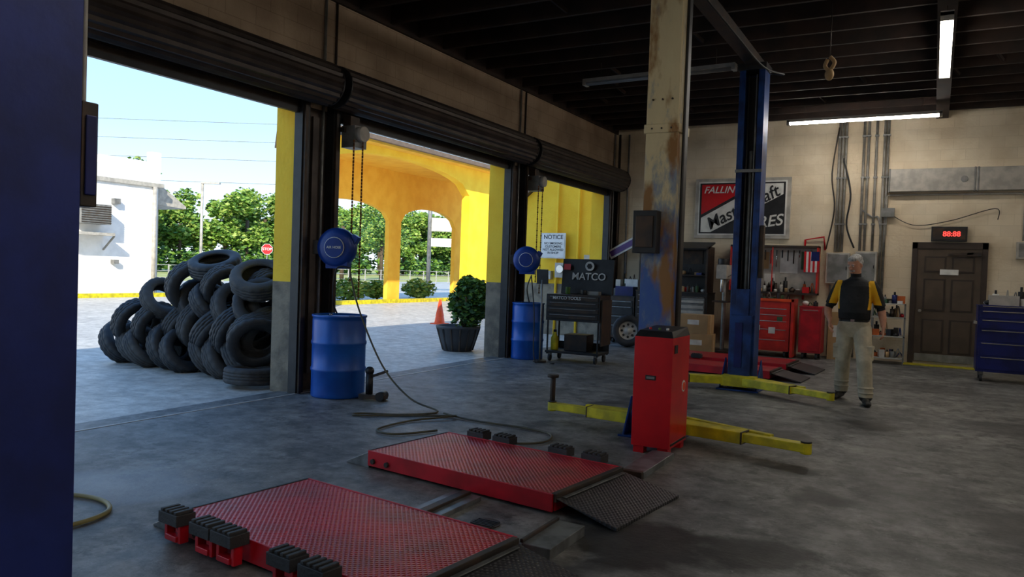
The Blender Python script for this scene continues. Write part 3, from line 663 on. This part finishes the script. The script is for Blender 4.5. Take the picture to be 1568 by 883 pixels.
b.tube([(-.85,yy,2.85),(-.4,yy-.02,2.6),(.2,yy,2.68),(.9,yy-.02,2.9),(.95,yy,2.7)],.007,hoseb)
b.bx(-.94,-.72,yy-.08,YF-.002,2.75,2.92,grey)
b.tube([(-2.3,yy,1.1),(-2.3,yy,2.3),(-1.95,yy-.03,2.36),(-1.92,yy,2.1)],.02,red,sub=1)
b.done('electrical_conduit')
for x0,x1,z0,z1 in((-1.88,-1.46,1.45,2.05),(-1.36,-.98,1.5,2.08),(1.25,1.45,2.0,2.3)):
    b=MB();b.bx(x0,x1,YF-.16,YF-.005,z0,z1,lgrey);b.bx(x0+.03,x1-.03,YF-.17,YF-.16,z0+.03,z1-.03,grey);b.bx(x1-.06,x1-.04,YF-.185,YF-.17,(z0+z1)/2-.03,(z0+z1)/2+.03,black);b.done('electrical_panel',bevel=.006)
b=MB();x0,x1=-.3,.74;yd=YF-.002
b.bx(x0-.09,x0,yd-.06,yd,0,2.28,browndk);b.bx(x1,x1+.09,yd-.06,yd,0,2.28,browndk);b.bx(x0-.09,x1+.09,yd-.06,yd,2.16,2.28,browndk)
b.bx(x0,x1,yd-.04,yd-.001,.055,2.16,brown)
for px in(x0+.12,(x0+x1)/2+.05):
    for z0,z1 in((.22,.85),(1.0,1.6),(1.72,2.02)):
        b.bx(px,px+.36,yd-.05,yd-.04,z0,z1,browndk);b.bx(px+.03,px+.33,yd-.058,yd-.05,z0+.03,z1-.03,brown)
b.bx(x0+.02,x1-.02,yd-.046,yd-.04,.06,.2,grey);b.cyl((x0+.08,yd-.11,1.0),(x0+.08,yd-.04,1.0),.03,chrome);b.bx(.08,.38,yd-.062,yd-.058,1.68,1.78,cream)
b.beam((.2,yd-.1,2.05),(.6,yd-.1,2.08),.04,.04,steel);b.bx(.5,.72,yd-.12,yd-.05,2.03,2.1,steel)
b.done('door_5',bevel=.003)
b=MB();b.bx(-.45,.9,YF-.4,YF-.07,0,.012,armY);b.done('trim_2')
b=MB();b.bx(-.29,.29,-.05,.05,0,.27,black);b.bx(-.26,.26,-.056,-.05,.03,.24,steel);clk=b.done('led_clock',(.2,YF-.06,2.3),bevel=.006)
text('digits','88:88',.13,(.04,-.058,.13),(H,0,0),ledred,clk,.001)
def chest(name,loc,w,dp,h,body,drawers,trim,z0=.12,handle=chrome,rz=0):
    b=MB();b.bx(-w/2,w/2,-dp/2,dp/2,z0,h,body);z=z0+.04
    for dh in drawers:
        b.bx(-w/2+.03,w/2-.03,-dp/2-.012,-dp/2,z,z+dh-.012,trim);b.bx(-w/2+.06,w/2-.06,-dp/2-.028,-dp/2-.012,z+dh-.04,z+dh-.026,handle);z+=dh
    for x in(-w/2+.08,w/2-.08):
        for yy in(-dp/2+.08,dp/2-.08): b.cyl((x-.02,yy,.06),(x+.02,yy,.06),.06,rubber,n=14);b.bx(x-.03,x+.03,yy-.03,yy+.03,.1,z0,grey)
    b.bx(-w/2-.01,w/2+.01,-dp/2-.01,dp/2+.01,h,h+.02,trim)
    return b,(lambda:b.done(name,loc,rz,bevel=.004))
muted=[cream,grey,steel,black,lgrey,navy,cardb,red,mutedo,steel,black,mutedg]
def clutter(b,x0,x1,yc,z,hmax,dens=.02):
    x=x0
    while x<x1-.06:
        w=random.uniform(.03,.1);h=random.uniform(.25,1)*hmax;m=random.choice(muted);y=yc+random.uniform(-.04,.04);k=random.random()
        if k<.4: b.cyl((x+w/2,y,z),(x+w/2,y,z+h*.75),w/2,m,n=12);b.cyl((x+w/2,y,z+h*.75),(x+w/2,y,z+h),w/5,black,n=8)
        elif k<.65: b.box((x+w/2,y,z+h*.3),(w*1.3,.1,h*.6),m,rot=(0,0,random.uniform(-.5,.5)))
        elif k<.82: b.ell((x+w/2,y,z+w*.5),(w*.7,w*.6,w*.5),m,10,6)
        else: b.tube([(x,y,z+.01),(x+w*.5,y-.03,z+h),(x+w,y,z+.02)],.009,m,n=6)
        x+=w+random.uniform(0,dens*3)
chred=M('chest_red',S(220,44,32),.35,.1,S(186,34,28),4)
b,f=chest('red_tool_chest',(-2.85,15.5,0),.95,.5,1.05,chred,[.2,.2,.16,.12,.12],chred)
b.bx(-.55,-.5,-.3,.2,0.02,1.12,chred);b.bx(.5,.55,-.3,.2,0.02,1.12,chred);b.bx(-.55,.55,-.3,-.25,1.07,1.12,orange);clutter(b,-.45,.45,-.1,1.07,.22);clutter(b,-.45,.45,.1,1.07,.3)
for x,z,w,h,m in((-.2,.5,.14,.1,cream),(.1,.45,.12,.12,cream),(.25,.7,.1,.08,mutedg),(-.35,.75,.16,.06,cream),(-.3,.3,.1,.1,steel)): b.bx(x,x+w,-.282,-.265,z,z+h,m)
f()
b,f=chest('red_side_cabinet',(-2.02,15.6,0),.4,.5,.98,M('cabinet_dark_red',S(170,18,32),.35),[.8],redside);clutter(b,-.18,.18,0,1.0,.2);f()
b=MB();b.bx(-.85,.85,.1,.14,0,.95,lgrey)
b.bx(-.85,.85,-.18,.14,0,.04,steel);b.bx(-.85,.85,-.16,.14,.93,.97,steel);b.bx(-.85,-.82,-.16,.14,0,.95,chred);b.bx(.82,.85,-.16,.14,0,.95,chred);b.bx(-.02,.0,-.16,-.14,0,.95,chred)
for x,z,w,h,m in((-.75,.45,.3,.4,cream),(-.4,.5,.28,.34,cardb),(.1,.42,.34,.42,cream),(.5,.5,.25,.36,mutedg),(-.2,.15,.2,.25,cream)): b.bx(x,x+w,.09,.1,z,z+h,m)  # poster sheets, whitish and green to paint outdoor reflections as flat colour
clutter(b,-.78,.78,0,.04,.34);clutter(b,-.78,.78,-.1,.04,.2)
for k in range(14):
    x=-.74+k*.11; b.cyl((x,.06,.88),(x,.06,.88-random.uniform(.12,.34)),.012,random.choice([steel,chrome,red,black,steel]),n=6)
b.done('tool_display_shelf',(-2.85,16.1,1.2))
b=MB()
for k in range(7): b.bx(-.2,.2,0,.01,k*.04,k*.04+.04,red if k%2==0 else cream)
b.bx(-.2,-.02,-.003,.0,.13,.28,navy);o=b.done('small_flag',(-2.25,15.86,1.85),0);o.rotation_euler=(0,H,0)
b,f=chest('black_roll_cabinet',(-4.72,15.6,0),1.5,.6,1.15,black,[.2,.17,.17,.14,.14,.12],steel)
b.bx(-.7,.7,.2,.26,1.15,2.1,black);b.bx(-.72,-.68,-.25,.26,1.17,2.1,steel);b.bx(.68,.72,-.25,.26,1.17,2.1,steel);b.box((0,.0,2.12),(1.44,.6,.03),black,rot=(.25,0,0))
b.bx(-.68,.68,-.02,.2,1.5,1.52,steel);clutter(b,-.66,.66,0,1.17,.28);clutter(b,-.66,.66,-.15,1.17,.18);clutter(b,-.66,.66,.08,1.52,.2)
for x,w in((-.5,.35),(.1,.4)): b.bx(x,x+w,.18,.2,1.75,2.02,steel)
b.bx(.1,.7,-.315,-.312,.3,1.05,grey)
for k in range(7): b.bx(.12,.68,-.325,-.315,.34+k*.1,.40+k*.1,lgrey)
f()
b,f=chest('grey_tool_chest',(-5.85,15.75,0),.55,.5,1.0,steel,[.25,.2,.2,.12],black);b.box((0,0,1.12),(.4,.3,.2),navy);clutter(b,-.25,.25,-.1,1.02,.35);clutter(b,-.25,.25,.1,1.22,.3);b.box((.1,.05,1.3),(.3,.1,.16),cream);f()
b=MB();b.box((0,0,0),(.85,.03,.2),cream,rot=(0,-.5,0));b.box((.0,-.02,.0),(.78,.01,.12),M('banner_purple',S(90,60,130),.5),rot=(0,-.5,0));b.box((0,.04,-.3),(.03,.03,.6),steel);b.done('tilted_banner',(-5.98,15.95,2.1))
wt=empty('spare_wheel',(-5.45,14.85,.33))
o=bpy.data.objects.new('tire',tm);bpy.context.collection.objects.link(o);o.parent=wt
b=MB();b.lathe([(.195,-.09),(.2,.09)],lgrey,n=30)
for s_ in(-1,1):
    b.lathe([(.195,s_*.09),(.19,s_*.05),(.17,s_*.03),(.06,s_*.04),(.05,s_*.06),(0,s_*.06)],lgrey,n=30)
    for k in range(8):
        t=k*math.pi/4; b.cyl((.125*math.cos(t),.125*math.sin(t),s_*.03),(.125*math.cos(t),.125*math.sin(t),s_*.045),.025,black,n=10)
b.done('rim',parent=wt)
wt.rotation_mode='QUATERNION';wt.rotation_quaternion=Vector((.35,-.93,.12)).normalized().to_track_quat('Z','Y')
def cbox(loc,d,rz):
    b=MB();b.bx(-d[0]/2,d[0]/2,-d[1]/2,d[1]/2,0,d[2],cardb);b.bx(-d[0]/2-.001,d[0]/2+.001,-.03,.03,0.01,d[2]+.002,M('tape',S(190,165,120),.4));b.box((0,-d[1]/2-.001,d[2]*.6),(d[0]*.4,.003,d[2]*.25),cream)
    b.done('cardboard_box',loc,rz,bevel=.004)
cbox((-3.95,14.6,0),(.62,.42,.40),.1);cbox((-3.98,14.62,.403),(.56,.4,.36),-.05);cbox((-1.6,15.9,0),(.3,.3,.9),0)
b=MB();b.bx(-.2,.2,-.2,.2,0,.05,steel);b.cyl((0,.08,.05),(0,.08,1.75),.04,grey);b.box((0,0,1.6),(.2,.4,.28),lgrey);b.cyl((0,-.12,1.2),(0,-.12,1.5),.03,chrome);b.cyl((0,-.05,1.74),(0,-.05,1.86),.11,black);b.bx(-.15,.15,-.25,.05,1.0,1.03,steel);b.beam((.1,-.1,1.5),(.28,-.2,1.6),.02,.02,chrome);b.cyl((0,.1,1.45),(0,.28,1.5),.08,lgrey);b.done('drill_press',(-3.66,15.3,0),bevel=.006)
b=MB()
for x in(-.28,.26):
    for yy in(-.2,.18):b.bx(x,x+.02,yy,yy+.02,.0,1.12,grey)
for z in(.1,.5,.85,1.1):
    b.bx(-.28,.28,-.2,.2,z,z+.02,lgrey);clutter(b,-.25,.25,-.08,z+.02,.24,.01);clutter(b,-.25,.25,.08,z+.02,.26,.01)
b.done('metal_utility_shelf',(-.72,15.85,0))
b,f=chest('blue_tool_chest',(1.42,14.35,0),1.6,.6,1.18,navy,[.22,.22,.2,.16,.14,.08],navy,z0=.16)
b.bx(-.85,-.8,-.25,.25,.9,.95,chrome)
clutter(b,-.7,.7,-.05,1.2,.3);clutter(b,-.7,.7,.15,1.2,.35)
b.bx(-.65,-.25,-.15,.2,1.2,1.36,lgrey);b.cyl((-.1,0,1.2),(-.1,0,1.5),.05,blue)
f()
b=MB();b.cyl((-6.3,16.2,0),(-6.3,16.2,4.6),.03,steel,n=8);b.cyl((-6.1,16.25,1.2),(-6.1,16.25,4.6),.02,grey,n=8);b.done('corner_conduit')

# ---------------- exterior
def arch_wall(b,plane_x,th,y0,y1,ztop,openings,mat,zb=-.02):
    ys=set([y0,y1])
    for a,c,sp,cr in openings:
        for k in range(17): ys.add(a+(c-a)*k/16)
    ys=sorted(ys)
    def low(y,mid):
        for a,c,sp,cr in openings:
            if a<mid<c:
                t=(y-(a+c)/2)/((c-a)/2);return sp+(cr-sp)*math.sqrt(max(0,1-t*t))
        return zb
    for i in range(len(ys)-1):
        a,c=ys[i],ys[i+1];m=(a+c)/2;la,lc=low(a,m),low(c,m);x0,x1=plane_x-th,plane_x
        b.hexa([(x0,a,la),(x1,a,la),(x1,c,lc),(x0,c,lc),(x0,a,ztop),(x1,a,ztop),(x1,c,ztop),(x0,c,ztop)],mat)
b=MB()
arch_wall(b,-16,.35,16.6,29.5,5.5,[(16.95,25.3,4.3,5.15)],yel)
arch_wall(b,-19.5,.2,19.9,31.0,5.4,[(20.2,24.8,3.3,3.95),(25.6,29.7,3.3,3.98)],yel_in)
b.hexa([(-19.7,20.0,4.4),(-16.0,16.6,4.4),(-16.0,17.0,4.4),(-19.7,20.4,4.4),(-19.7,20.0,5.45),(-16.0,16.6,5.45),(-16.0,17.0,5.45),(-19.7,20.4,5.45)],yel_in)
b.hexa([(-20.3,19.6,5.35),(-15.6,15.2,5.35),(-15.6,31,5.35),(-20.3,31,5.35),(-20.3,19.6,5.5),(-15.6,15.2,5.5),(-15.6,31,5.5),(-20.3,31,5.5)],yel_in)
b.hexa([(-20.6,19.6,5.5),(-15.2,14.6,5.5),(-15.2,31.5,5.5),(-20.6,31.5,5.5),(-18.2,21.5,6.0),(-17.6,21,6.0),(-17.6,29,6.0),(-18.2,29,6.0)],roofm)
b.bx(-15.35,-15.2,14.7,31.5,5.36,5.5,roofm)
b.done('yellow_portico')
b=MB();b.prism([(-9.1,-.02),(-9.1,3.0),(-8.2,3.75),(-6.75,4.9),(-6.75,-.02)],'y',16.52,16.75,yel);b.bx(-9.1,-6.78,16.48,16.52,-.02,1.2,greyblk)
b.beam((-9.3,16.6,2.92),(-6.8,16.6,4.98),.4,.08,roofm)
for x in(-7.35,-7.9): b.cyl((x,16.45,0),(x,16.45,3.9),.03,yel,n=10)
for x,z,w,h in((-7.75,1.35,.28,.35),(-7.0,1.55,.3,.35),(-8.1,1.3,.2,.2)): b.bx(x-w/2,x+w/2,16.36,16.5,z,z+h,lgrey)
b.cyl((-7.75,16.32,1.55),(-7.75,16.36,1.55),.09,chrome)
b.done('wall_exterior_yellow')
b=MB();b.bx(-.32,.32,0,.02,-.3,.3,cream);b.bx(-.29,.29,-.004,0,-.27,.27,white);ns=b.done('notice_sign',(-7.95,16.35,2.1))
text('notice_text','NOTICE',.14,(0,-.006,.2),(H,0,0),black,ns,.001);text('notice_text_2','NO SMOKING\nCUSTOMERS\nNOT ALLOWED\nIN SHOP',.075,(0,-.006,-.06),(H,0,0),black,ns,.001)
b=MB();b.bx(-19.3,-19.1,13,33,-.02,.13,armY);b.bx(-26.2,-26.0,-5,19.6,-.02,.13,armY);b.done('yellow_kerb')
b=MB();b.bx(-34,-26.6,-8,19.4,-.02,4.25,white);b.bx(-34.2,-26.5,-8.2,19.6,4.2,4.35,lgrey)
for y0,y1,z in((19.1,19.5,5.55),(17.0,19.1,5.15),(14.5,17,4.85),(10,14.5,5.1),(2,10,4.9)): b.bx(-26.9,-26.6,y0,y1,4.35,z,white)
b.bx(-30,-26.9,19.1,19.4,4.35,5.2,white)
b.cyl((-26.5,19.2,0),(-26.5,19.2,4.2),.08,lgrey,n=10)
b.bx(-26.6,-25.9,15.4,17.2,2.2,2.3,lgrey);b.bx(-26.6,-26.0,16.0,17.1,2.6,3.3,grey)
for k in range(8): b.bx(-26.0,-25.98,16.0,17.1,2.64+.08*k,2.67+.08*k,steel)
b.beam((-26.6,15.4,1.7),(-25.95,15.4,2.2),.05,.05,grey);b.beam((-26.6,17.2,1.7),(-25.95,17.2,2.2),.05,.05,grey)
for yy in(17.6,14.0):b.bx(-26.6,-26.4,yy-.1,yy+.1,1.2,1.35,grey);b.bx(-26.6,-26.4,yy-.12,yy+.12,3.4,3.6,grey)
b.prism([(19.4,4.6),(21.0,3.6),(21.0,3.5),(19.4,3.6)],'x',-30,-27,lgrey);b.bx(-28.7,-28.6,20.8,20.9,0,3.5,lgrey)
b.done('white_building')
for y0,s in((22.3,.9),(24.6,1.0),(26.4,.8),(29.5,1.0)):
    b=MB();b.cyl((0,0,0),(0,0,.4),.05,bark,n=8);b.leaves((0,0,.45),(.8*s,.9*s,.5*s),900,.1,[leafA,leafB,leafC],.4);b.done('shrub',(-21.3,y0,-.02))
b=MB();Y=46
while Y<130:
    X=-75+random.uniform(-5,5);h=random.uniform(8.8,12.3);r=h*.33
    b.cyl((X,Y,0),(X,Y,h*.6),.22,bark,n=6)
    for k in range(8):
        c=(X+random.uniform(-r,r)*.7,Y+random.uniform(-r,r)*.8,h*random.uniform(.3,.84));rr=r*random.uniform(.35,.6)
        b.leaves(c,(rr,rr,rr*.8),420,.27,[leafA,leafB,leafC,leafA],.3)
    b.leaves((X+2,Y,1.4),(2,2.6,1.8),320,.3,[leafB,leafA,leafD],.2)
    Y+=random.uniform(1.9,2.9)
b.done('treeline')
b=MB()
for (X,Y,h) in((-46,52,8),(-48,60,8.5)):
    b.cyl((X,Y,0),(X,Y,h*.6),.2,bark,n=6)
    for k in range(7):
        c=(X+random.uniform(-2,2),Y+random.uniform(-2,2),h*random.uniform(.4,.85));b.leaves(c,(1.5,1.5,1.3),340,.16,[leafB,leafD,leafA,leafC],.3)
b.done('oak_tree')
b=MB()
for k in range(30):
    y=20+k*2; b.bx(-40.03,-39.97,y-.03,y+.03,0,1.1,lgrey)
for z in(.3,.7,1.05): b.bx(-40.02,-39.98,20,78,z,z+.03,lgrey)
b.done('metal_fence')
b=MB();b.cyl((0,0,0),(0,0,2.4),.03,grey,n=8)
poly=[(.33*math.cos(math.pi/8+k*math.pi/4),2.2+.33*math.sin(math.pi/8+k*math.pi/4)) for k in range(8)]
poly2=[(x*.93,2.2+(z-2.2)*.93) for x,z in poly]
b.prism(poly,'y',-.045,-.035,cream);b.prism(poly2,'y',-.05,-.045,red);st=b.done('stop_sign',(-33.9,31.9,-.02),math.radians(42))
text('stop_text','STOP',.22,(0,-.052,2.2),(H,0,0),cream,st,.001)
b=MB();b.cyl((0,0,0),(0,0,9),.12,grey,n=10);b.bx(.1,2.0,-.1,.1,3.6,4.4,lgrey);b.bx(.15,1.95,-.12,-.1,3.65,4.35,cream);b.bx(.1,1.9,-.08,.08,2.7,3.2,cream);b.done('roadside_sign',(-26.3,37.3,0),math.radians(35))
b=MB();b.cyl((0,0,0),(0,0,5.2),.07,lgrey,n=10);b.box((.4,0,5.2),(.9,.2,.08),lgrey);b.done('parking_light_pole',(-31.5,25.4,0),math.radians(30))
b=MB();A=Vector((-76.7,14.8,0));Bp=Vector((-6.4,53.6,0))
for P in(A,Bp):
    b.cyl(P,P+Vector((0,0,11.5)),.15,bark,n=8);b.box(P+Vector((0,0,10.6)),(.1,2,.12),bark)
for z,sag in((10.9,.5),(9.7,.5),(8.4,.4),(6.9,.4)):
    pts=[A.lerp(Bp,t/12)+Vector((0,0,z-sag*4*(t/12)*(1-t/12))) for t in range(13)];b.tube(pts,.016,grey,n=5,sub=1)
b.done('utility_line')

# ---------------- light
w=bpy.data.worlds.new('World');scene.world=w;w.use_nodes=True;nt=w.node_tree
bg=nt.nodes['Background'];tc=nt.nodes.new('ShaderNodeTexCoord');sp=nt.nodes.new('ShaderNodeSeparateXYZ');r=nt.nodes.new('ShaderNodeValToRGB')
nt.links.new(tc.outputs['Generated'],sp.inputs[0]);nt.links.new(sp.outputs[2],r.inputs[0]);nt.links.new(r.outputs[0],bg.inputs[0])
e=r.color_ramp.elements;e[0].position=0;e[0].color=(.80,.92,1.0,1);e[1].position=1;e[1].color=(.16,.36,.8,1);x=e.new(.16);x.color=(.44,.68,.92,1);x=e.new(.4);x.color=(.25,.48,.84,1)
bg.inputs[1].default_value=1.65
L=bpy.data.lights.new('sun','SUN');L.energy=6.8;L.angle=math.radians(.6);L.color=(1,.91,.74);lo=bpy.data.objects.new('sun',L);bpy.context.collection.objects.link(lo)
sd=Vector((.55,-.835,.577));lo.rotation_euler=sd.to_track_quat('Z','Y').to_euler();lo.location=(10,-20,20)

# ---------------- camera
th=math.radians(28.9);p=.0248;ro=.035
F=Vector((-math.sin(th)*math.cos(p),math.cos(th)*math.cos(p),-math.sin(p)));R0=Vector((math.cos(th),math.sin(th),0));U0=R0.cross(F)
Rc=R0*math.cos(ro)+U0*math.sin(ro);Uc=U0*math.cos(ro)-R0*math.sin(ro)
cam=bpy.data.cameras.new('camera');cam.lens=26.86;cam.sensor_width=36;cam.clip_end=500;cam.clip_start=.05
co=bpy.data.objects.new('camera',cam);bpy.context.collection.objects.link(co)
m=Matrix((Rc,Uc,-F)).transposed().to_4x4();m.translation=Vector((0,0,1.5));co.matrix_world=m
scene.camera=co
